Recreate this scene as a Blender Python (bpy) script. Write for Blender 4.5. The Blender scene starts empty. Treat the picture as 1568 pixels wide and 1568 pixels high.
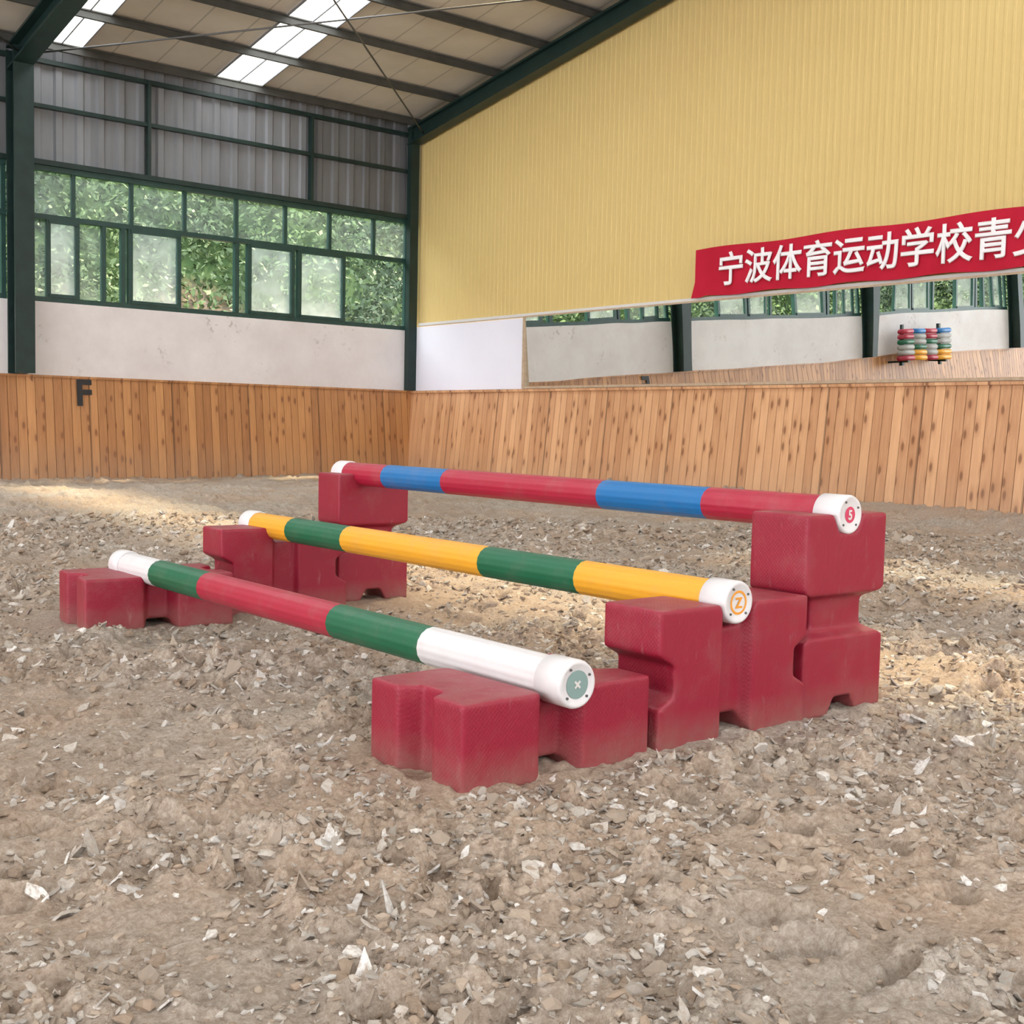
import bpy, bmesh, math, random
import numpy as np
from mathutils import Vector, Matrix
random.seed(7); rng=np.random.default_rng(11)
C=bpy.context; col=C.scene.collection
XW,YW=9.98,14.67
XB=-17.5   # far back end of the hall
RIDGE=4.5
C.scene.view_settings.view_transform='Standard'
def roofz(y): return 5.07+.158*(YW-max(y,RIDGE)) if y>=RIDGE else 5.07+.158*(YW-RIDGE)-.158*(RIDGE-y)

# ------------------------------------------------------------ materials
def mat(name,color=(.8,.8,.8),rough=.6,spec=.5,metal=0):
    m=bpy.data.materials.new(name); m.use_nodes=True
    b=m.node_tree.nodes['Principled BSDF']
    b.inputs['Base Color'].default_value=(*color,1); b.inputs['Roughness'].default_value=rough
    b.inputs['Specular IOR Level'].default_value=spec; b.inputs['Metallic'].default_value=metal
    return m
class N:
    def __init__(s,m): s.t=m.node_tree; s.b=s.t.nodes['Principled BSDF']
    def n(s,typ,**k):
        nd=s.t.nodes.new(typ)
        for a,v in k.items(): setattr(nd,a,v)
        return nd
    def l(s,a,b): s.t.links.new(a,b)
    def math(s,op,a,b=None,c=None,clamp=False):
        nd=s.n('ShaderNodeMath',operation=op,use_clamp=clamp)
        for i,v in enumerate((a,b,c)):
            if v is None: continue
            if isinstance(v,(int,float)): nd.inputs[i].default_value=v
            else: s.l(v,nd.inputs[i])
        return nd.outputs[0]
    def noise(s,vec,scale,detail=4,rough=.6,dist=0):
        nd=s.n('ShaderNodeTexNoise'); nd.inputs['Scale'].default_value=scale
        nd.inputs['Detail'].default_value=detail; nd.inputs['Roughness'].default_value=rough
        nd.inputs['Distortion'].default_value=dist
        if vec is not None: s.l(vec,nd.inputs['Vector'])
        return nd.outputs['Fac']
    def ramp(s,fac,stops):
        nd=s.n('ShaderNodeValToRGB'); s.l(fac,nd.inputs[0]); e=nd.color_ramp.elements
        while len(e)<len(stops): e.new(.5)
        for i,(p,c) in enumerate(stops):
            e[i].position=p; e[i].color=(*c,1) if len(c)==3 else c
        return nd.outputs[0]
    def mix(s,fac,a,b,blend='MIX'):
        nd=s.n('ShaderNodeMix',data_type='RGBA',blend_type=blend)
        for i,v in ((0,fac),(6,a),(7,b)):
            if isinstance(v,(int,float)): nd.inputs[i].default_value=v
            elif isinstance(v,tuple): nd.inputs[i].default_value=(*v,1)
            else: s.l(v,nd.inputs[i])
        return nd.outputs[2]
    def pos(s): return s.n('ShaderNodeNewGeometry').outputs['Position']
    def sep(s,v):
        nd=s.n('ShaderNodeSeparateXYZ'); s.l(v,nd.inputs[0]); return nd.outputs
    def comb(s,x,y,z=0):
        nd=s.n('ShaderNodeCombineXYZ')
        for i,v in enumerate((x,y,z)):
            if isinstance(v,(int,float)): nd.inputs[i].default_value=v
            else: s.l(v,nd.inputs[i])
        return nd.outputs[0]
    def bump(s,h,strength=.3,dist=.01):
        nd=s.n('ShaderNodeBump'); nd.inputs['Strength'].default_value=strength
        nd.inputs['Distance'].default_value=dist; s.l(h,nd.inputs['Height']); s.l(nd.outputs[0],s.b.inputs['Normal'])
    def base(s,c): s.l(c,s.b.inputs['Base Color'])

def noisy(name,c1,c2,scale,rough=.6,spec=.4,bump=.1,dist=.005,detail=4):
    m=mat(name,c1,rough,spec); g=N(m); f=g.noise(g.pos(),scale,detail)
    g.base(g.ramp(f,[(.3,c1),(.7,c2)])); 
    if bump: g.bump(g.noise(g.pos(),scale*8,2),bump,dist)
    return m

M_green=noisy('dark_green_paint',(.008,.022,.020),(.014,.035,.031),6,.45,.4,0)
M_winframe=noisy('window_frame_green',(.010,.045,.040),(.018,.065,.057),9,.4,.5,0)
M_purl=noisy('purlin_paint',(.055,.055,.05),(.08,.08,.072),5,.6,.3,0)
M_yellow=mat('yellow_cladding',(.60,.42,.15),.6,.25)
g=N(M_yellow); f=g.noise(g.pos(),.5,3); g.base(g.ramp(f,[(.25,(.65,.480,.195)),(.75,(.68,.515,.215))]))
# grey sheet
M_grey=mat('grey_sheet',(.2,.2,.21),.5,.4)
g=N(M_grey); x,y,z=g.sep(g.pos())
st=g.noise(g.comb(g.math('MULTIPLY',x,4.0),g.math('MULTIPLY',z,.5)),2.0,4)
pid=g.math('FLOOR',g.math('DIVIDE',x,.76)); wn=g.n('ShaderNodeTexWhiteNoise',noise_dimensions='1D'); g.l(pid,wn.inputs['W'])
v=g.math('ADD',g.math('MULTIPLY',wn.outputs[0],.5),g.math('MULTIPLY',st,.5))
g.base(g.ramp(v,[(.2,(.115,.118,.122)),(.8,(.25,.262,.285))]))
# whitewash
M_white=mat('whitewashed_plaster',(.75,.72,.72),.8,.2)
g=N(M_white); p=g.pos(); a=g.noise(p,1.2,5,.65); b=g.noise(p,14,4,.7)
c1=g.ramp(a,[(.3,(.68,.64,.64)),(.6,(.78,.755,.76))])
dirt=g.math('MULTIPLY',g.ramp(b,[(.56,(0,0,0)),(.66,(1,1,1))]),g.ramp(g.noise(p,2.3,3),[(.55,(0,0,0)),(.68,(1,1,1))]))
g.base(g.mix(g.math('MULTIPLY',dirt,.65),c1,(.36,.32,.30))); g.bump(b,.15,.01)
M_whitepanel=noisy('white_board',(.78,.78,.88),(.82,.82,.91),1,.5,.3,0)
M_whitetrim=mat('white_trim',(.66,.64,.62),.6)
M_woodtrim=noisy('pale_wood_trim',(.42,.30,.20),(.52,.40,.28),20,.6,.4,0)
def wood(name,axis,lo,hi):
    m=mat(name,(.5,.25,.1),.40,.5); g=N(m); p=g.pos(); x,y,z=g.sep(p); s=x if axis=='x' else y
    W=.105
    q=g.math('DIVIDE',s,W); pid=g.math('FLOOR',q)
    wn=g.n('ShaderNodeTexWhiteNoise',noise_dimensions='1D'); g.l(pid,wn.inputs['W']); r=wn.outputs[0]
    off=g.math('MULTIPLY',r,31.7)
    zz=g.math('ADD',z,off)
    grain=g.noise(g.comb(g.math('MULTIPLY',s,55),g.math('MULTIPLY',zz,2.2),off),1,4,.65,.6)
    rings=g.noise(g.comb(g.math('MULTIPLY',s,9),g.math('MULTIPLY',zz,.9),off),2,2,.5,1.5)
    v=g.math('ADD',g.math('ADD',g.math('MULTIPLY',grain,.40),g.math('MULTIPLY',r,.34)),g.math('MULTIPLY',rings,.28))
    c=g.ramp(v,[(.2,lo),(.5,tuple((a+b)/2 for a,b in zip(lo,hi))),(.85,hi)])
    vo=g.n('ShaderNodeTexVoronoi',voronoi_dimensions='2D'); vo.inputs['Scale'].default_value=1
    g.l(g.comb(q,g.math('MULTIPLY',zz,3.6)),vo.inputs['Vector'])
    keep=g.math('GREATER_THAN',g.sep(vo.outputs['Color'])[0],.58)
    k=g.math('MULTIPLY',g.ramp(vo.outputs['Distance'],[(.09,(1,1,1)),(.20,(0,0,0))]),keep)
    c=g.mix(g.math('MULTIPLY',k,.8),c,(.11,.035,.014))
    halo=g.math('MULTIPLY',g.ramp(vo.outputs['Distance'],[(.14,(1,1,1)),(.45,(0,0,0))]),keep)
    c=g.mix(g.math('MULTIPLY',halo,.35),c,(.34,.13,.04))
    fr=g.math('FRACT',q); d=g.math('MINIMUM',fr,g.math('SUBTRACT',1.0,fr))
    j=g.math('LESS_THAN',d,.025); c=g.mix(g.math('MULTIPLY',j,.5),c,(.06,.025,.01))
    q2=g.math('FRACT',g.math('DIVIDE',s,1.05*1.0)); j2=g.math('LESS_THAN',q2,.018); c=g.mix(g.math('MULTIPLY',j2,.5),c,(.05,.02,.01))
    dn=g.math('MULTIPLY',g.ramp(z,[(.05,(1,1,1)),(.5,(0,0,0))]),g.noise(p,5,3)); c=g.mix(g.math('MULTIPLY',dn,.6),c,(.34,.24,.17))
    g.base(c); g.bump(grain,.2,.003)
    return m
M_woodL=wood('pine_boards_long_side','x',(.27,.105,.035),(.64,.32,.125))
M_woodR=wood('pine_boards_short_side','y',(.44,.20,.088),(.82,.48,.255))
M_black=mat('black_paint',(.01,.01,.012),.5)
M_ceil=mat('roof_insulation',(.3,.27,.23),.8,.2)
g=N(M_ceil); x,y,z=g.sep(g.pos()); qq=g.math('FRACT',g.math('DIVIDE',x,.55)); sm=g.math('LESS_THAN',qq,.04)
f=g.noise(g.pos(),1.3,4); c=g.ramp(f,[(.3,(.50,.47,.42)),(.7,(.60,.57,.51))]); g.base(g.mix(g.math('MULTIPLY',sm,.4),c,(.12,.11,.10)))
# skylight
M_sky=bpy.data.materials.new('skylight_fibreglass'); M_sky.use_nodes=True
t=M_sky.node_tree; t.nodes.clear(); o=t.nodes.new('ShaderNodeOutputMaterial'); mx=t.nodes.new('ShaderNodeMixShader'); tr=t.nodes.new('ShaderNodeBsdfTransparent'); tl=t.nodes.new('ShaderNodeBsdfTranslucent')
tr.inputs[0].default_value=(.9,.95,1,1); tl.inputs[0].default_value=(.9,.93,.97,1); mx.inputs[0].default_value=.35
t.links.new(tr.outputs[0],mx.inputs[1]);t.links.new(tl.outputs[0],mx.inputs[2]);t.links.new(mx.outputs[0],o.inputs[0])
def glass(name,fac):
    m=bpy.data.materials.new(name); m.use_nodes=True; t=m.node_tree; t.nodes.clear()
    o=t.nodes.new('ShaderNodeOutputMaterial'); mx=t.nodes.new('ShaderNodeMixShader')
    tr=t.nodes.new('ShaderNodeBsdfTransparent'); tr.inputs[0].default_value=(.84,.90,.89,1)
    tl=t.nodes.new('ShaderNodeBsdfTranslucent'); tl.inputs[0].default_value=(.62,.67,.66,1)
    nz=t.nodes.new('ShaderNodeTexNoise'); nz.inputs['Scale'].default_value=3; nz.inputs['Detail'].default_value=3
    ge=t.nodes.new('ShaderNodeNewGeometry'); t.links.new(ge.outputs['Position'],nz.inputs['Vector'])
    mr=t.nodes.new('ShaderNodeMapRange'); mr.inputs[1].default_value=.3; mr.inputs[2].default_value=.7; mr.inputs[3].default_value=fac*.6; mr.inputs[4].default_value=min(1,fac*1.4)
    t.links.new(nz.outputs['Fac'],mr.inputs[0]); t.links.new(mr.outputs[0],mx.inputs[0])
    t.links.new(tr.outputs[0],mx.inputs[1]);t.links.new(tl.outputs[0],mx.inputs[2]); t.links.new(mx.outputs[0],o.inputs[0])
    return m
M_gd=glass('dusty_glass',.11); M_gm=glass('hazy_glass',.32); M_gc=glass('clean_glass',.02)
M_mir=mat('mirror_glass',(.80,.84,.82),.0,.5,1.0); g=N(M_mir)
x,y,z=g.sep(g.pos()); g.bump(g.noise(g.comb(g.math('MULTIPLY',y,1.0),g.math('MULTIPLY',z,.4)),1.0,1,.3),.10,.06)
def plastic(name,c,dirt=.25,rough=.42,dots=False):
    m=mat(name,c,rough,.45); g=N(m); p=g.pos()
    f=g.noise(p,9,5,.65); cc=g.mix(g.math('MULTIPLY',g.ramp(f,[(.5,(0,0,0)),(.78,(1,1,1))]),dirt),c,(.40,.30,.25))
    x,y,z=g.sep(p)
    low=g.math('MULTIPLY',g.ramp(z,[(.0,(1,1,1)),(.09,(0,0,0))]),g.noise(p,25,3)); cc=g.mix(g.math('MULTIPLY',low,.75),cc,(.27,.20,.15))
    if dots:
        ge=g.n('ShaderNodeNewGeometry'); nz=g.sep(ge.outputs['Normal'])[2]
        up=g.math('MULTIPLY',g.ramp(nz,[(.6,(0,0,0)),(.95,(1,1,1))]),g.ramp(g.noise(p,16,4,.7),[(.40,(.08,.08,.08)),(.68,(.6,.6,.6))]))
        cc=g.mix(g.math('MULTIPLY',up,.40),cc,(.45,.28,.25))
        scr=g.ramp(g.noise(g.comb(g.math('MULTIPLY',x,30),g.math('MULTIPLY',y,30),g.math('MULTIPLY',z,7)),1.0,4,.7),[(.62,(0,0,0)),(.70,(1,1,1))])
        cc=g.mix(g.math('MULTIPLY',scr,.16),cc,(.50,.36,.34))
        tc=g.n('ShaderNodeTexCoord').outputs['Object']
        x,y,z=g.sep(tc); S=2*math.pi/.011
        d=g.math('MULTIPLY',g.math('SINE',g.math('MULTIPLY',x,S)),g.math('MULTIPLY',g.math('COSINE',g.math('MULTIPLY',y,S)),g.math('COSINE',g.math('MULTIPLY',z,S))))
        h=g.math('ADD',d,g.math('MULTIPLY',g.noise(p,40,2),1.0)); g.bump(h,.20,.0013)
    g.base(cc)
    return m
M_block=plastic('red_moulded_plastic',(.285,.0095,.032),.12,.48,dots=True)
M_pw=plastic('pole_white',(.72,.70,.71),.16,.42)
M_pr=plastic('pole_red',(.40,.014,.045),.18,.42)
M_pg=plastic('pole_green',(.006,.120,.055),.16,.42)
M_po=plastic('pole_orange',(.82,.38,.025),.16,.42)
M_pb=plastic('pole_blue',(.006,.15,.42),.14,.42)
M_pink=mat('label_pink',(.62,.05,.12),.5); M_lg=mat('label_grey_green',(.22,.33,.31),.5); M_lo=mat('label_orange',(.80,.32,.03),.5)
M_banner=mat('banner_cloth',(.47,.012,.035),.75,.2); M_txt=mat('banner_lettering',(.88,.86,.88),.7)
g=N(M_banner); g.base(g.ramp(g.noise(g.pos(),3,3),[(.3,(.43,.008,.027)),(.7,(.50,.012,.038))]))
M_steel=mat('galvanised_rod',(.12,.12,.12),.5,.5,.5)

# ------------------------------------------------------------ mesh helpers
def link(o,parent=None):
    col.objects.link(o)
    if parent: o.parent=parent
    return o
def empty(name,loc=(0,0,0)):
    e=bpy.data.objects.new(name,None); e.empty_display_size=.1; e.location=loc; return link(e)
def mesh(name,verts,faces,mats,parent=None,midx=None,smooth=False):
    me=bpy.data.meshes.new(name); me.from_pydata([tuple(v) for v in verts],[],faces)
    for m in (mats if isinstance(mats,list) else [mats]): me.materials.append(m)
    if midx is not None: me.polygons.foreach_set('material_index',midx)
    if smooth: me.polygons.foreach_set('use_smooth',[True]*len(me.polygons))
    me.update(); o=bpy.data.objects.new(name,me); return link(o,parent)
class Boxes:
    def __init__(s): s.v=[];s.f=[]
    def box(s,a,b):
        n=len(s.v); x0,y0,z0=a;x1,y1,z1=b
        s.v+=[(x0,y0,z0),(x1,y0,z0),(x1,y1,z0),(x0,y1,z0),(x0,y0,z1),(x1,y0,z1),(x1,y1,z1),(x0,y1,z1)]
        s.f+=[tuple(n+i for i in q) for q in ((0,3,2,1),(4,5,6,7),(0,1,5,4),(1,2,6,5),(2,3,7,6),(3,0,4,7))]
    def hexa(s,pts):
        n=len(s.v); s.v+=[tuple(p) for p in pts]
        s.f+=[tuple(n+i for i in q) for q in ((0,3,2,1),(4,5,6,7),(0,1,5,4),(1,2,6,5),(2,3,7,6),(3,0,4,7))]
    def make(s,name,m,parent=None): return mesh(name,s.v,s.f,m,parent)
# ------------------------------------------------------------ ground
def hashn(ix,iy,seed):
    h=(ix.astype(np.int64)*374761393+iy.astype(np.int64)*668265263+seed*1442695041)&0xffffffff
    h=((h^(h>>13))*1274126177)&0xffffffff
    h=(h^(h>>16))&0xffffffff
    return h/4294967295.0
def vnoise(x,y,s,seed):
    x=x/s;y=y/s; ix=np.floor(x);iy=np.floor(y);fx=x-ix;fy=y-iy; ix=ix.astype(np.int64);iy=iy.astype(np.int64)
    fx=fx*fx*fx*(fx*(fx*6-15)+10);fy=fy*fy*fy*(fy*(fy*6-15)+10)
    a=hashn(ix,iy,seed);b=hashn(ix+1,iy,seed);c=hashn(ix,iy+1,seed);d=hashn(ix+1,iy+1,seed)
    return (a*(1-fx)+b*fx)*(1-fy)+(c*(1-fx)+d*fx)*fy
def sst(a,b,x):
    t=np.clip((x-a)/(b-a),0,1); return t*t*(3-2*t)
def hoof(x,y,cell,R,seed):
    u=x/cell; v=y/cell; iu=np.floor(u).astype(np.int64); iv=np.floor(v).astype(np.int64); h=np.zeros_like(x)
    for di in (-1,0,1):
        for dj in (-1,0,1):
            cx=iu+di; cy=iv+dj
            px=(cx+.15+.7*hashn(cx,cy,seed))*cell; py=(cy+.15+.7*hashn(cx,cy,seed+1))*cell
            on=(hashn(cx,cy,seed+2)>.3)*(.5+.5*hashn(cx,cy,seed+3)); a=hashn(cx,cy,seed+4)*6.283
            dx=x-px;dy=y-py; ex=dx*np.cos(a)+dy*np.sin(a); ey=(-dx*np.sin(a)+dy*np.cos(a))*1.35
            d=np.sqrt(ex*ex+ey*ey)
            h+=on*(-.030*np.exp(-(d/(.8*R))**4)+.013*np.exp(-((d-1.3*R)/(.35*R))**2)*(1+.8*ex/(R+d)))
    return h
def rough_mask(x,y): return sst(.24,.62,vnoise(x,y,.55,1)*.55+vnoise(x,y,.17,13)*.45)
def gh(x,y):
    ca,sa=.8,.6; u=x*ca-y*sa; v=x*sa+y*ca
    wx=u+.05*vnoise(u,v,.10,91)+.024*vnoise(u,v,.035,93)+.010*vnoise(u,v,.016,95); wy=v+.05*vnoise(u,v,.10,92)+.024*vnoise(u,v,.035,94)+.010*vnoise(u,v,.016,96)
    m=rough_mask(x,y)
    h=.030*(vnoise(u,v,1.5,2)-.5)+.034*(vnoise(wx,wy,.42,3)-.5)
    h+=1.2*hoof(wx,wy,.30,.055,201)+.8*hoof(wx+3.1,wy-1.7,.21,.045,301)
    h+=.030*(vnoise(wx,wy,.10,5)-.5)*(.5+.8*m)
    h+=.040*np.maximum(0,vnoise(wx,wy,.05,6)-.5)*(.25+1.2*m)
    h+=.030*np.maximum(0,vnoise(wx,wy,.024,7)-.45)*(.25+m)+.005*(vnoise(u,v,.013,8)-.5)
    flat=np.maximum(((x>1.3)&(x<3.1)&(y>1.8)&(y<2.5)).astype(float),((x>1.3)&(x<3.2)&(y>4.1)&(y<4.8)).astype(float))
    h=h*(1-.6*flat)-.003
    h+=.12*sst(8.9,9.9,x)*sst(14.3,12.0,y)+.02*sst(13.8,14.5,y)
    return h
Ng=1100
gx=1.6+.9*np.sinh(np.linspace(-math.asinh(13/.9),math.asinh(8.32/.9),Ng)); gy=1.9+.9*np.sinh(np.linspace(-math.asinh(9/.9),math.asinh(12.7/.9),Ng))
X,Y=np.meshgrid(gx,gy,indexing='ij'); Z=gh(X,Y)
V=np.stack([X,Y,Z],-1).reshape(-1,3)
ii,jj=np.meshgrid(np.arange(Ng-1),np.arange(Ng-1),indexing='ij'); b0=(ii*Ng+jj).ravel()
F=np.stack([b0,b0+Ng,b0+Ng+1,b0+1],-1)
def npmesh(name,V,F,mats,parent=None,smooth=True,colattr=None):
    me=bpy.data.meshes.new(name); nv=len(V); nf=len(F); kf=F.shape[1]
    me.vertices.add(nv); me.vertices.foreach_set('co',V.astype(np.float32).ravel())
    me.loops.add(nf*kf); me.loops.foreach_set('vertex_index',F.astype(np.int32).ravel())
    me.polygons.add(nf); me.polygons.foreach_set('loop_start',(np.arange(nf)*kf).astype(np.int32))
    me.update(calc_edges=True)
    me.polygons.foreach_set('use_smooth',np.full(nf,smooth))
    if colattr is not None:
        a=me.color_attributes.new('tint','FLOAT_COLOR','POINT'); a.data.foreach_set('color',colattr.astype(np.float32).ravel())
    me.materials.append(mats); me.validate(); o=bpy.data.objects.new(name,me); return link(o,parent)
M_ground=mat('arena_sand',(.3,.25,.2),.92,.12); g=N(M_ground); p=g.pos(); x,y,z=g.sep(p)
big=g.noise(p,.8,5,.7); fine=g.noise(p,85,4,.8)
c=g.ramp(fine,[(.30,(.245,.175,.125)),(.5,(.40,.305,.23)),(.70,(.54,.435,.345))])
c2=g.ramp(fine,[(.30,(.23,.190,.155)),(.5,(.385,.333,.28)),(.70,(.56,.505,.445))])
c=g.mix(g.ramp(big,[(.40,(0,0,0)),(.60,(1,1,1))]),c,c2)
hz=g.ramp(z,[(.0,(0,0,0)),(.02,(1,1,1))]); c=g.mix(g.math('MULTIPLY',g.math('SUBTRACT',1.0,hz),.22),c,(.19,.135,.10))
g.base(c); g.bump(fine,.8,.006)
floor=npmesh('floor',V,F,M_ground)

debris=empty('footing_debris')
def scatter(n,pw,seed,rmin=.55,rmax=9.7):
    rg=np.random.default_rng(seed); rad=rmin+(rg.random(n)**pw)*(rmax-rmin); ang=rg.uniform(math.radians(3),math.radians(98),n)
    fx=rad*np.cos(ang); fy=rad*np.sin(ang)
    m=rough_mask(fx,fy)*.7+.5*vnoise(fx,fy,.07,35)
    keep=rg.random(n)<np.clip((m-.15)*1.4,.08,1)
    keep&=~((fx>1.40)&(fx<2.97)&(fy>1.90)&(fy<2.34)); keep&=~((fx>1.42)&(fx<3.05)&(fy>4.13)&(fy<4.63)); keep&=(fx<9.6)
    return rg,fx[keep],fy[keep]
M_fl=mat('felt_fibre',(.5,.5,.5),.9,.15); g=N(M_fl); at=g.n('ShaderNodeAttribute',attribute_name='tint')
g.base(g.mix(g.ramp(g.noise(g.pos(),130,2,.7),[(.42,(0,0,0)),(.7,(.7,.7,.7))]),at.outputs['Color'],(.36,.28,.215)))
rg,fx,fy=scatter(130000,1.1,5); n=len(fx)
bmi=bmesh.new(); bmesh.ops.create_icosphere(bmi,subdivisions=1,radius=1); iv=np.array([v.co[:] for v in bmi.verts]); itf=np.array([[v.index for v in f.verts] for f in bmi.faces]); bmi.free()
sz=rg.lognormal(math.log(.0040),.55,n); sz=np.minimum(sz,.014)*(1+.20*np.hypot(fx,fy))
sc=np.stack([sz*rg.uniform(.6,1.4,n),sz*rg.uniform(.5,1.1,n),sz*rg.uniform(.25,.65,n)],-1)
lv=iv[None]*rg.uniform(.65,1.25,(n,12,1))*sc[:,None,:]
def rotm(rg,n,tilt):
    a=rg.uniform(0,6.28,n);t=rg.normal(0,tilt,n);b_=rg.uniform(0,6.28,n)
    ca,sa=np.cos(a),np.sin(a); Rz=np.zeros((n,3,3)); Rz[:,0,0]=ca;Rz[:,0,1]=-sa;Rz[:,1,0]=sa;Rz[:,1,1]=ca;Rz[:,2,2]=1
    ct,st_=np.cos(t),np.sin(t); Rx=np.zeros((n,3,3)); Rx[:,0,0]=1;Rx[:,1,1]=ct;Rx[:,1,2]=-st_;Rx[:,2,1]=st_;Rx[:,2,2]=ct
    cb,sb=np.cos(b_),np.sin(b_); R2=np.zeros((n,3,3)); R2[:,0,0]=cb;R2[:,0,1]=-sb;R2[:,1,0]=sb;R2[:,1,1]=cb;R2[:,2,2]=1
    return R2@Rx@Rz
lv=np.einsum('nij,nkj->nki',rotm(rg,n,.35),lv)
lv+=np.stack([fx,fy,gh(fx,fy)+sc[:,2]*.25],-1)[:,None,:]
pal=np.array([[.33,.25,.185],[.41,.335,.265],[.47,.43,.38],[.66,.63,.59]]); tv=rg.choice(4,n,p=[.34,.32,.26,.08])
cc=np.concatenate([pal[tv]*rg.uniform(.72,1.12,(n,1)),np.ones((n,1))],1)
npmesh('sand_crumbs',lv.reshape(-1,3),((np.arange(n)*12)[:,None,None]+itf[None]).reshape(-1,3),M_fl,debris,smooth=False,colattr=np.repeat(cc,12,axis=0))
# torn felt flakes
rng,fx,fy=scatter(48000,1.1,6); n=len(fx)
K=8
size=rng.lognormal(math.log(.0066),.50,n); size=np.minimum(size,.020)*(1+.13*np.hypot(fx,fy))
th=(np.arange(K)/K*2*np.pi)[None,:]+rng.uniform(0,6.28,n)[:,None]
rr=rng.uniform(.40,1.25,(n,K)); el=rng.uniform(.35,1.0,n)[:,None]
lx=size[:,None]*rr*np.cos(th); ly=size[:,None]*rr*np.sin(th)*el
rot=rng.uniform(0,6.28,n)[:,None]; px=lx*np.cos(rot)-ly*np.sin(rot); py=lx*np.sin(rot)+ly*np.cos(rot)
tx=rng.normal(0,.42,n)[:,None]; ty=rng.normal(0,.42,n)[:,None]; bend=rng.uniform(-.3,.7,n)[:,None]/size[:,None]
pz=px*tx+py*ty+bend*lx*lx
cz=gh(fx,fy)+.002
top=np.stack([fx[:,None]+px,fy[:,None]+py,cz[:,None]+pz],-1)
ctr=np.stack([fx,fy,cz],-1)[:,None,:]
bot=top.copy(); bot[...,2]-=(size*.28)[:,None]
allv=np.concatenate([ctr,top,bot],1); nv=2*K+1
base=(np.arange(n)*nv)[:,None]
a=np.arange(K); b=(a+1)%K
tri=np.concatenate([np.stack([np.zeros(K,int),1+a,1+b],-1),np.stack([1+a,1+K+a,1+b],-1),np.stack([1+b,1+K+a,1+K+b],-1)],0)
Ft=(base[:,:,None]+tri[None]).reshape(-1,3)
tv=rng.choice(3,n,p=[.40,.47,.13]); pal=np.array([[.38,.315,.255],[.50,.46,.41],[.74,.72,.69]])
cc=pal[tv]*rng.uniform(.75,1.12,(n,1)); cc=np.concatenate([cc,np.ones((n,1))],1)
npmesh('fibre_flakes',allv.reshape(-1,3),Ft,M_fl,debris,smooth=False,colattr=np.repeat(cc,nv,axis=0))

# ------------------------------------------------------------ corrugated sheets
def corr(name,axis,s0,s1,fixed,zlo,zhi,prof,sign,m,parent=None):
    per=prof[-1][0]; v=[];pts=[]; s=s0
    while s<s1:
        for ds,d in prof[:-1]:
            if s+ds<=s1: pts.append((s+ds,d))
        s+=per
    pts.append((s1,0))
    for q,d in pts:
        for z in (zlo,zhi(q) if callable(zhi) else zhi):
            v.append((q,fixed+sign*d,z) if axis=='x' else (fixed+sign*d,q,z))
    f=[(2*i,2*i+2,2*i+3,2*i+1) for i in range(len(pts)-1)]
    return mesh(name,v,f,m,parent)
# LEFT WALL ---------------------------------------------------
wl=Boxes(); wl.box((XB,YW,-.1),(XW+.3,YW+.22,2.10)); wall_left=wl.make('wall_left',M_white)
corr('upper_sheet','x',XB,XW+.1,YW+.08,3.70,5.12,[(0,0),(.13,0),(.155,.028),(.225,.028),(.25,0)],-1,M_grey,wall_left)
b=Boxes()
b.box((XB,YW-.02,4.33),(XW,YW+.05,4.375)); b.box((XB,YW-.02,4.84),(XW,YW+.05,4.89)); b.box((XB,YW-.03,3.68),(XW,YW+.06,3.74))
cols=[9.93,4.43,-1.0,-6.45,-11.9,-17.35]
for c0 in cols[1:]:
    for dx in (1.58,3.85):
        b.box((c0+dx-.02,YW-.035,3.70),(c0+dx+.02,YW+.05,4.88))
b.make('girts',M_green,wall_left)
# wall on the other long side
wl=Boxes(); wl.box((XB,-5.95,-.1),(XW+.3,-5.7,2.10)); wl.box((XB,-5.95,3.9),(XW+.3,-5.7,roofz(-5.7)-.02)); wl.make('wall_front',M_white)
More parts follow.
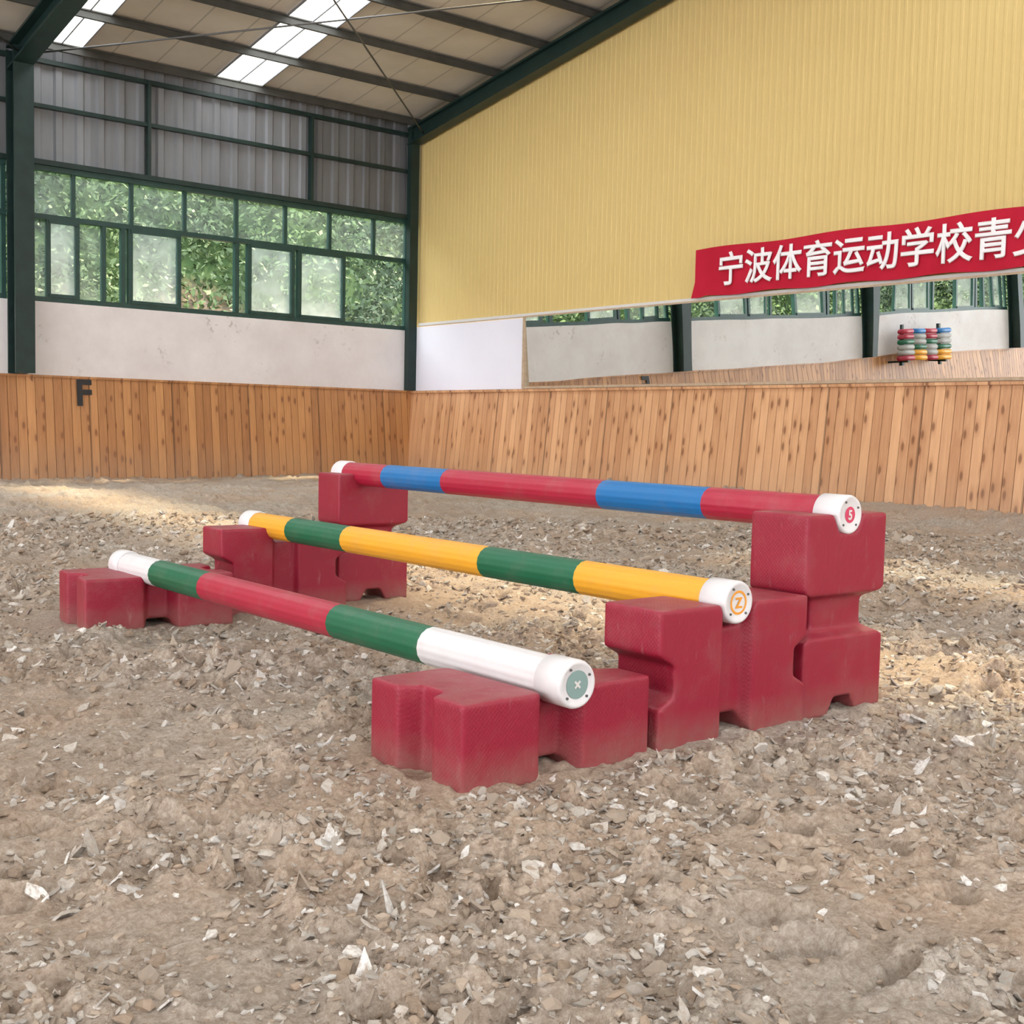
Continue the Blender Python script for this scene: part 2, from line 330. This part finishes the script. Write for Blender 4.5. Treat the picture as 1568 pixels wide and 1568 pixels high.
# WINDOWS -----------------------------------------------------
wi=0
for ci in range(len(cols)-1):
    x1=cols[ci]-.04 if ci==0 else cols[ci]-.11; x0=cols[ci+1]+.12; k=(x1-x0)/5.34
    wi+=1; e=empty('window_%d'%wi)
    fr=Boxes(); y0,y1=YW+.03,YW+.09
    fr.box((x0,y0-.02,2.10),(x1,y1,2.16)); fr.box((x0,y0-.02,3.62),(x1,y1,3.70)); fr.box((x0,y0-.02,3.06),(x1,y1,3.12))
    fr.box((x0,y0,2.1),(x0+.05,y1,3.7)); fr.box((x1-.05,y0,2.1),(x1,y1,3.7))
    um=[.55,1.26,1.95,2.66,3.37,4.05,4.76]; um=[x0+q*k for q in um]
    for q in um: fr.box((q-.022,y0,3.1),(q+.022,y1,3.65))
    edges=[x0]+um+[x1]
    def pane(a,bb,zl,zh,m,nm,yy=YW+.06):
        mesh(nm,[(a,yy,zl),(bb,yy,zl),(bb,yy,zh),(a,yy,zh)],[(0,1,2,3)],m,e)
    for i in range(8): pane(edges[i],edges[i+1],3.1,3.65,M_gd,'upper_pane_%d'%i)
    lm=[.25,.59,.91,1.15,1.24,1.87,2.66,2.84,3.48,3.58,4.27]
    L=[x0]+[x0+q*k for q in lm]+[x1]
    kinds=['d','m','d','o','c','m','o','c','m','c','m','c']
    for i,q in enumerate(L[1:-1]):
        wd=.024 if i not in (3,4,6,7,8,9) else .028
        fr.box((q-wd,y0-.015,2.13),(q+wd,y1,3.1))
    for i,kd in enumerate(kinds):
        if kd=='m':
            a,c_=L[i],L[i+1]; fr.box((a,y0-.03,2.16),(c_,y0+.0,2.20)); fr.box((a,y0-.03,3.02),(c_,y0,3.06))
        if kd!='o': pane(L[i],L[i+1],2.16,3.06,{'d':M_gd,'m':M_gm,'c':M_gc}[kd],'lower_pane_%d'%i)
    fr.make('frame',M_winframe,e)
# ROOF --------------------------------------------------------
def quad_sl(x0,x1,ya,yb,up=0): return [(x0,ya,roofz(ya)+up),(x1,ya,roofz(ya)+up),(x1,yb,roofz(yb)+up),(x0,yb,roofz(yb)+up)]
strips=[]
for c0 in cols[1:]:
    if c0>4: strips+= [(c0+.24,c0+.72,11.2,14.62),(c0+2.40,c0+3.04,1.0,14.62),(c0+4.75,c0+5.3,3.6,6.0)]  # third strip: unseen skylight added so a sun patch lands on the sand
    else: strips+=[(c0+.24,c0+.72,RIDGE+.3,14.62),(c0+2.40,c0+3.04,RIDGE+.3,14.62)]
    strips+=[(c0+.24,c0+.72,-5.4,.7),(c0+2.40,c0+3.04,-5.4,.7)]  # unseen skylights on the other slope, added for light
strips.sort()
ys=sorted({-6.2,RIDGE,YW+.6}|{s_[2] for s_ in strips}|{s_[3] for s_ in strips}); xs=sorted({XB,XW+.3}|{s_[0] for s_ in strips}|{s_[1] for s_ in strips})
cv=[];cf=[];sv=[];sf=[]
for i in range(len(xs)-1):
    for j in range(len(ys)-1):
        mx_,my_=(xs[i]+xs[i+1])/2,(ys[j]+ys[j+1])/2
        ins=any(a<mx_<b_ and c_<my_<d for a,b_,c_,d in strips)
        vv,ff=(sv,sf) if ins else (cv,cf); n0=len(vv); vv+=quad_sl(xs[i],xs[i+1],ys[j],ys[j+1]); ff.append((n0,n0+1,n0+2,n0+3))
ceiling=mesh('ceiling',cv,cf,M_ceil); sky=mesh('skylight_panels',sv,sf,M_sky,ceiling)
b=Boxes(); yy=YW-.12
while yy>-5.5:
    zt=roofz(yy)-.01; b.box((XB,yy-.025,zt-.02),(XW+.05,yy+.025,zt-.005)); b.box((XB,yy-.008,zt-.09),(XW+.05,yy+.004,zt-.02)); b.box((XB,yy-.022,zt-.10),(XW+.05,yy+.022,zt-.09)); yy-=.93
b.make('purlins',M_purl,ceiling)
b=Boxes()
for (a,bb,c_,d) in strips:
    for q in (a,(a+bb)/2,bb):
        for lo_,hi_ in ([(c_,d)] if (c_>=RIDGE or d<=RIDGE) else [(c_,RIDGE),(RIDGE,d)]):
            b.hexa([(q-.008,lo_,roofz(lo_)-.03),(q+.008,lo_,roofz(lo_)-.03),(q+.008,hi_,roofz(hi_)-.03),(q-.008,hi_,roofz(hi_)-.03),(q-.008,lo_,roofz(lo_)-.005),(q+.008,lo_,roofz(lo_)-.005),(q+.008,hi_,roofz(hi_)-.005),(q-.008,hi_,roofz(hi_)-.005)])
b.make('skylight_ribs',M_grey,ceiling)
# COLUMNS & RAFTERS
def hcol(b,x,y0,y1,z0,z1,w=.11):
    b.box((x-w,y0,z0),(x+w,y0+.03,z1)); b.box((x-w,y1-.03,z0),(x+w,y1,z1)); b.box((x-.02,y0+.03,z0),(x+.02,y1-.03,z1))
for i,cx in enumerate(cols):
    b=Boxes()
    if i==0: b.box((cx-.10,YW-.10,1.24),(cx+.04,YW-.0,4.95)); 
    else: hcol(b,cx,YW-.30,YW-.005,1.245,4.9)
    b.make('steel_column',M_green)
    b=Boxes(); w=.11
    for (ya,yb) in ((YW-.02,RIDGE),(RIDGE,-5.6)):
        za,zb=roofz(ya)-.12,roofz(yb)-.12; d=.24 if i==0 else .28
        xa=cx-.12 if i==0 else cx-w; xb=cx+.045 if i==0 else cx+w
        if ya<yb: ya,yb,za,zb=yb,ya,zb,za
        for zo0,zo1,p0,p1 in ((0,-.03,xa,xb),(-d+.03,-d,xa,xb),(-.03,-d+.03,cx-.015,cx+.02)):
            if i==0 and p0!=xa: p0,p1=cx-.06,cx+.03
            b.hexa([(p0,yb,zb+zo1),(p1,yb,zb+zo1),(p1,ya,za+zo1),(p0,ya,za+zo1),(p0,yb,zb+zo0),(p1,yb,zb+zo0),(p1,ya,za+zo0),(p0,ya,za+zo0)])
    b.make('steel_rafter_%d'%i,M_green,ceiling)
    if i>0:
        b=Boxes(); hcol(b,cx,-5.6,-5.3,-.1,roofz(-5.5)-.42); b.make('steel_column',M_green)
def rod(p,q,r,m,name,parent=None,seg=8):
    p,q=Vector(p),Vector(q); d=q-p; bm=bmesh.new(); bmesh.ops.create_cone(bm,cap_ends=True,segments=seg,radius1=r,radius2=r,depth=d.length)
    me=bpy.data.meshes.new(name); bm.to_mesh(me); bm.free(); me.materials.append(m); me.polygons.foreach_set('use_smooth',[True]*len(me.polygons))
    o=bpy.data.objects.new(name,me); o.location=(p+q)/2; o.rotation_mode='QUATERNION'; o.rotation_quaternion=d.to_track_quat('Z','Y'); return link(o,parent)
for k_,(a,bb) in enumerate(((9.85,4.5),(4.35,-.95),(-1.05,-6.4))):
    rod((a,14.3,4.82),(bb,9.6,roofz(9.6)-.25),.011,M_steel,'bracing_rod_%da'%k_,ceiling)
    rod((bb,14.3,4.82),(a,9.6,roofz(9.6)-.25),.011,M_steel,'bracing_rod_%db'%k_,ceiling)

# RIGHT WALL --------------------------------------------------
b=Boxes(); b.box((XW+.06,-5.7,-.1),(XW+.25,YW,2.17)); wall_right=b.make('wall_right',M_white)
corr('yellow_cladding','y',-5.7,YW,XW+.05,2.16,lambda q: roofz(q)+.0,[(0,0),(.045,0),(.053,.004),(.075,.004),(.083,0)],-1,M_yellow,wall_right)
b=Boxes(); b.box((XW-.01,12.12,1.24),(XW+.06,YW-.1,2.15)); b.make('white_panel',M_whitepanel,wall_right)
b=Boxes(); b.box((XW-.03,-5.6,2.165),(XW+.04,14.5,2.20)); b.make('trim_1',M_whitetrim)
mir=empty('wall_mirror'); th=math.radians(2.7); z0,z1=1.26,2.16; dx=math.tan(th)*(z1-z0)
mesh('mirror_glass',[(XW-.01,12.06,z0),(XW-.01,-3.5,z0),(XW-.01-dx,-3.5,z1),(XW-.01-dx,12.06,z1)],[(0,1,2,3)],M_mir,mir)
b=Boxes(); b.box((XW-.055,12.06,1.24),(XW+.03,12.11,2.165)); b.box((XW-.05,-3.5,1.24),(XW+.03,12.1,1.27)); b.box((XW-.06,-3.5,2.145),(XW+.03,12.1,2.165)); b.make('mirror_frame',M_woodtrim,mir)
# banner
ban=empty('banner'); bv=[];bf=[]; nb=90
for i in range(nb+1):
    y_=9.14-i/nb*7.6; wob=.010*math.sin(i*.9)+.006*math.sin(i*2.3)
    for jx,zf in enumerate((0,.33,.66,1)):
        zt=2.705+.010*math.sin(i*.35); zb=2.20+.010*math.sin(i*.55+1)+(-.02 if i<2 else 0); 
        bv.append((XW-.075-.5*wob*(1-zf)-.004,y_+(.0 if zf>0 else .05 if i==0 else 0),zb+(zt-zb)*zf))
for i in range(nb):
    for j in range(3): bf.append((i*4+j,i*4+4+j,i*4+5+j,i*4+1+j))
mesh('cloth',bv,bf,M_banner,ban,smooth=True)
cu=bpy.data.curves.new('lettering','FONT'); cu.body='宁波体育运动学校青少年'; cu.size=.369; cu.extrude=0; cu.bevel_depth=.008; cu.bevel_resolution=0; cu.materials.append(M_txt)
o=bpy.data.objects.new('lettering',cu); link(o,ban); o.matrix_world=Matrix(((0,0,-1,XW-.098),(-1,0,0,8.62+.185),(0,1,0,2.325),(0,0,0,1)))
# kickboards --------------------------------------------------
def kick(name,axis,s0,s1,base,top,m):
    W=.105; i0=math.floor(s0/W); pts=[]
    for i in range(i0,math.ceil(s1/W)+1):
        q=i*W; pts+= [(q-.003,0),(q,.008),(q+.003,0)]
    pts=[(min(max(q,s0),s1),d) for q,d in pts]; v=[]
    for q,d in pts:
        for z,fx_ in ((-.1,base),(1.225,top)):
            v.append((q,fx_+d,z) if axis=='x' else (fx_+d,q,z))
    f=[(2*i,2*i+2,2*i+3,2*i+1) for i in range(len(pts)-1)]
    return mesh(name,v,f,m)
kl=kick('kickboard_left','x',XB,XW-.03,YW-.16,YW-.01,M_woodL)
kr=kick('kickboard_right','y',-5.6,YW-.02,XW-.17,XW-.03,M_woodR)
b=Boxes(); b.box((XB,YW-.03,1.215),(XW,YW+.0,1.24)); b.make('top_rail',M_woodL,kl)
b=Boxes(); b.box((XW-.06,-5.6,1.205),(XW+.05,YW-.02,1.235)); b.make('top_rail',M_woodR,kr)
cu=bpy.data.curves.new('arena_letter_f','FONT'); cu.body='F'; cu.size=.43; cu.extrude=.003; cu.offset=.012; cu.materials.append(M_black)
o=bpy.data.objects.new('arena_letter_f',cu); link(o); o.matrix_world=Matrix(((1,0,0,5.08),(0,math.sin(.113),-1,YW-.070),(0,math.cos(.113),.11,.90),(0,0,0,1)))

# ------------------------------------------------------------ jump blocks
BL,BW,BT=.545,.340,.195
def block_mesh():
    bm=bmesh.new(); bmesh.ops.create_cube(bm,size=1); bmesh.ops.scale(bm,vec=(BL,BW,BT),verts=bm.verts)
    me=bpy.data.meshes.new('blk'); bm.to_mesh(me); bm.free(); ob=bpy.data.objects.new('tmp_blk',me); link(ob)
    cut=[]
    def prism(w0,w1,d,length,M):
        e=.05; sl=(w0-w1)/2/d
        prof=[(-w0/2-e*sl,e),(w0/2+e*sl,e),(w1/2,-d),(-w1/2,-d)]
        v=[(M@Vector((a,sg*length,c_))) for sg in (-1,1) for a,c_ in prof]
        f=[(0,1,2,3),(7,6,5,4),(0,4,5,1),(1,5,6,2),(2,6,7,3),(3,7,4,0)]
        o=mesh('tmp_cut',v,f,M_block); 
        bm=bmesh.new(); bm.from_mesh(o.data); bmesh.ops.recalc_face_normals(bm,faces=bm.faces); bm.to_mesh(o.data); bm.free()
        cut.append(o)
    for sg in (1,-1):
        R=Matrix.Rotation(0 if sg>0 else math.pi,4,'Y')
        prism(.115,.085,.032,1,Matrix.Translation((0,0,sg*BT/2))@R)
        prism(.130,.070,.060,1,Matrix.Translation((0,sg*BW/2,0))@Matrix.Rotation(-sg*math.pi/2,4,'X'))
        prism(.125,.070,.050,1,Matrix.Translation((sg*BL/2,0,0))@Matrix.Rotation(sg*math.pi/2,4,'Y')@Matrix.Rotation(math.pi/2,4,'Z'))
    for o in cut:
        md=ob.modifiers.new('b','BOOLEAN'); md.operation='DIFFERENCE'; md.object=o; md.solver='EXACT'
    rm=ob.modifiers.new('rm','REMESH'); rm.mode='VOXEL'; rm.voxel_size=.0048
    sm=ob.modifiers.new('sm','SMOOTH'); sm.factor=.6; sm.iterations=12
    dg=C.evaluated_depsgraph_get(); ev=ob.evaluated_get(dg); res=bpy.data.meshes.new_from_object(ev)
    for o in cut+[ob]: bpy.data.objects.remove(o)
    res.name='jump_block'; res.materials.clear(); res.materials.append(M_block)
    res.polygons.foreach_set('use_smooth',[True]*len(res.polygons)); 
    return res
BM=block_mesh()
def block(cx,cy,kind,rz=0):
    o=bpy.data.objects.new('cavaletti_block',BM); link(o)
    if kind=='flat': R=Matrix.Identity(4); h=BT
    elif kind=='side': R=Matrix.Rotation(math.pi/2,4,'X'); h=BW
    else: R=Matrix(((0,1,0,0),(0,0,1,0),(1,0,0,0),(0,0,0,1))); h=BL
    o.matrix_world=Matrix.Translation((cx,cy,h/2-.008))@Matrix.Rotation(math.radians(rz),4,'Z')@R
    return o
block(1.715,2.100,'flat',1); block(2.29,2.030,'side'); block(2.745,2.045,'up',-1)
block(1.765,4.325,'flat',-4); block(2.33,4.385,'side',-3); block(2.80,4.48,'up',-3)

# poles ---------------------------------------------------------
def pole(name,x,z,bands,mats,labmat,num,r=.048):
    e=empty(name); y0,y1=bands[0],bands[-1]
    seg=96; v=[];f=[];mi=[]
    for y in bands:
        for k_ in range(seg):
            a=k_/seg*2*math.pi; rr=r*(1+.010*math.cos(16*a)); v.append((x+rr*math.cos(a),y,z+rr*math.sin(a)))
    for i in range(len(bands)-1):
        for k_ in range(seg):
            f.append((i*seg+k_,i*seg+(k_+1)%seg,(i+1)*seg+(k_+1)%seg,(i+1)*seg+k_)); mi.append(i)
    mesh('shaft',v,f,mats,e,midx=mi,smooth=True)
    for nm,y,dr in (('cap_near',y0,-1),('cap_far',y1,1)):
        prof=[(.049,-.068),(.0535,-.064),(.0535,.012),(.051,.018),(.046,.020),(.042,.017),(.0,.017)]
        v=[];f=[]
        for (pr,py_) in prof:
            for k_ in range(48):
                a=k_/48*2*math.pi; v.append((x+pr*math.cos(a),y+dr*py_,z+pr*math.sin(a)))
        for i in range(len(prof)-1):
            for k_ in range(48): f.append((i*48+k_,i*48+(k_+1)%48,(i+1)*48+(k_+1)%48,(i+1)*48+k_))
        mesh(nm,v,f,M_pw,e,smooth=True)
        yy=y+dr*.0180
        if dr<0:
            inner={'bar':.001,'5':.001,'2':.024}[num]; outer={'bar':.031,'5':.022,'2':.030}[num]
            v=[(x+rr*math.cos(k_/40*6.2832),yy,z+rr*math.sin(k_/40*6.2832)) for rr in (outer,inner) for k_ in range(40)]
            f=[(k_,(k_+1)%40,40+(k_+1)%40,40+k_) for k_ in range(40)]
            mesh('label_disc',v,f,labmat,e)
            cu=bpy.data.curves.new('label_text','FONT'); cu.body={'5':'5','bar':'×','2':'Z'}[num]; sz_=.036; cu.size=sz_; cu.extrude=.0004; cu.offset=.001; cu.align_x='CENTER'; cu.materials.append(labmat if num=='2' else M_whitetrim)
            o=bpy.data.objects.new('label_text',cu); link(o,e); o.matrix_world=Matrix(((1,0,0,x),(0,0,-1,yy-.001),(0,1,0,z-.35*sz_),(0,0,0,1)))
            for a in (0.5,2.1,3.9,5.5): rod((x+.039*math.cos(a),yy-.002,z+.039*math.sin(a)),(x+.039*math.cos(a),yy+.004,z+.039*math.sin(a)),.003,M_steel,'screw',e,8)
    return e
pole('jump_pole',1.725,.203,[1.912,2.43,2.87,3.70,4.10,4.45],[M_pw,M_pg,M_pr,M_pg,M_pw],M_lg,'bar')
pole('jump_pole',2.285,.333,[1.950,2.485,2.926,3.737,4.146,4.51],[M_po,M_pg,M_po,M_pg,M_po],M_lo,'2')
pole('jump_pole',2.745,.534,[1.965,2.44,2.897,3.77,4.19,4.56],[M_pr,M_pb,M_pr,M_pb,M_pr],M_pink,'5')
rk=empty('pole_wall_rack')
M_pk=mat('weathered_pole_grey',(.38,.37,.36),.6)
for i in range(6):
    for j in range(4):
        mm=[[M_pb,M_pr],[M_pk,M_pr],[M_pk,M_pg],[M_pg,M_pk],[M_po,M_pk],[M_po,M_pr]][5-i][j%2]; rod((-3.6+j*.45,YW-.38,1.15+i*.11),(-3.6+(j+1)*.45,YW-.38,1.15+i*.11),.052,mm,'stored_pole_%d_%d'%(i,j),rk,16)
b=Boxes()
for q in (-3.4,-2.0): b.box((q-.03,YW-.33,1.0),(q+.03,YW-.27,1.85)); b.box((q-.03,YW-.45,1.06),(q+.03,YW+.01,1.10))
b.make('rack_frame',M_green,rk)

# ------------------------------------------------------------ hillside outside
rng=np.random.default_rng(21)
nx_,ny_=160,60; hx=np.linspace(-26,26,nx_); hy=np.linspace(15.2,40,ny_)
HX,HY=np.meshgrid(hx,hy,indexing='ij')
def hill(x,y): return -.3+sst(17,19,y)*1.0+np.maximum(0,y-18)*.85+1.1*(vnoise(x,y,3.1,51)-.5)*sst(17,20,y)+.4*(vnoise(x,y,.9,52)-.5)*sst(16,18,y)
HZ=hill(HX,HY)
ii,jj=np.meshgrid(np.arange(nx_-1),np.arange(ny_-1),indexing='ij'); b0=(ii*ny_+jj).ravel()
M_hill=mat('hillside_earth',(.3,.2,.1),.95,.1); g=N(M_hill); p=g.pos(); x,y,z=g.sep(p)
earth=g.ramp(g.noise(p,2.2,5,.7),[(.3,(.05,.037,.025)),(.5,(.10,.08,.057)),(.7,(.16,.13,.10))])
dd=g.math('ADD',g.math('POWER',g.math('ABSOLUTE',g.math('DIVIDE',g.math('SUBTRACT',x,9.5),1.0)),2.0),g.math('POWER',g.math('ABSOLUTE',g.math('DIVIDE',g.math('SUBTRACT',y,19.9),1.6)),2.0))
g.base(g.mix(g.ramp(g.math('MULTIPLY',dd,.5),[(.35,(0,0,0)),(.7,(1,1,1))]),earth,(.024,.046,.016)))
hillo=npmesh('hillside_ground',np.stack([HX,HY,HZ],-1).reshape(-1,3),np.stack([b0,b0+ny_,b0+ny_+1,b0+1],-1),M_hill)
nl=300000
lx=rng.uniform(-24,24,nl); ly=17+16*rng.random(nl)**1.2
den=vnoise(lx,ly,1.6,61)*.6+vnoise(lx,ly,.6,62)*.4
bare=np.exp(-(((lx-9.5)/.75)**2+((ly-19.8)/1.2)**2)); 
kp=(rng.random(nl)<np.clip(den*2.4-.1,0,1))&(rng.random(nl)>bare*1.35)
lx=lx[kp];ly=ly[kp];den=den[kp];n=len(lx)
lz=hill(lx,ly)+rng.random(n)*(.25+1.6*np.clip(den-.4,0,1)*2.2)
ls=rng.uniform(.035,.095,n)*(1+.02*(ly-17))
d1=rng.normal(size=(n,3)); d1/=np.linalg.norm(d1,axis=1)[:,None]; d2=np.cross(d1,rng.normal(size=(n,3))); d2/=np.linalg.norm(d2,axis=1)[:,None]
cn=np.stack([lx,ly,lz],-1)
q=np.stack([cn-d1*ls[:,None],cn+d2*ls[:,None]*.45,cn+d1*ls[:,None],cn-d2*ls[:,None]*.45],1).reshape(-1,3)
hue=np.clip(vnoise(lx,ly,1.3,71)*.8+rng.random(n)*.2,0,1)
lc=np.stack([.020+.105*hue**1.6,.038+.150*hue**1.6,.018+.045*hue,np.ones(n)],-1)
M_leaf=mat('shrub_leaves',(.1,.3,.05),.6,.2); g=N(M_leaf); at=g.n('ShaderNodeAttribute',attribute_name='tint'); g.base(at.outputs['Color'])
npmesh('hillside_shrubs',q,np.arange(4*n).reshape(-1,4),M_leaf,smooth=False,colattr=np.repeat(lc,4,axis=0))

# ------------------------------------------------------------ light
w=bpy.data.worlds.new('overcast_sky'); C.scene.world=w; w.use_nodes=True; nt=w.node_tree; bg=nt.nodes['Background']
tc=nt.nodes.new('ShaderNodeTexCoord'); sp_=nt.nodes.new('ShaderNodeSeparateXYZ'); rp=nt.nodes.new('ShaderNodeValToRGB')
nt.links.new(tc.outputs['Generated'],sp_.inputs[0]); nt.links.new(sp_.outputs[2],rp.inputs[0]); nt.links.new(rp.outputs[0],bg.inputs[0])
rp.color_ramp.elements[0].color=(.86,.86,.88,1); rp.color_ramp.elements[1].color=(.97,.98,1,1); bg.inputs[1].default_value=7.7
sl=bpy.data.lights.new('sun','SUN'); sl.energy=17; sl.angle=math.radians(7); sl.color=(1,.82,.52)
so=bpy.data.objects.new('sun',sl); link(so); d=Vector((-3.25,-1.2,-5.6)); so.rotation_mode='QUATERNION'; so.rotation_quaternion=d.to_track_quat('-Z','Y')

# ------------------------------------------------------------ camera
f_=1855.;c_=784.
dX=Vector((3080-c_,-(703-c_),-f_)).normalized(); dY=Vector((-720-c_,-(621-c_),-f_)).normalized()
dZ=dX.cross(dY).normalized(); dX=dY.cross(dZ)
R=Matrix((dX,dY,dZ)); cd=bpy.data.cameras.new('camera'); co=bpy.data.objects.new('camera',cd); link(co)
M4=R.to_4x4(); M4.translation=Vector((0,0,.75)); co.matrix_world=M4
cd.sensor_width=36; cd.lens=36*f_/1568.; cd.clip_start=.05; cd.clip_end=200
C.scene.camera=co
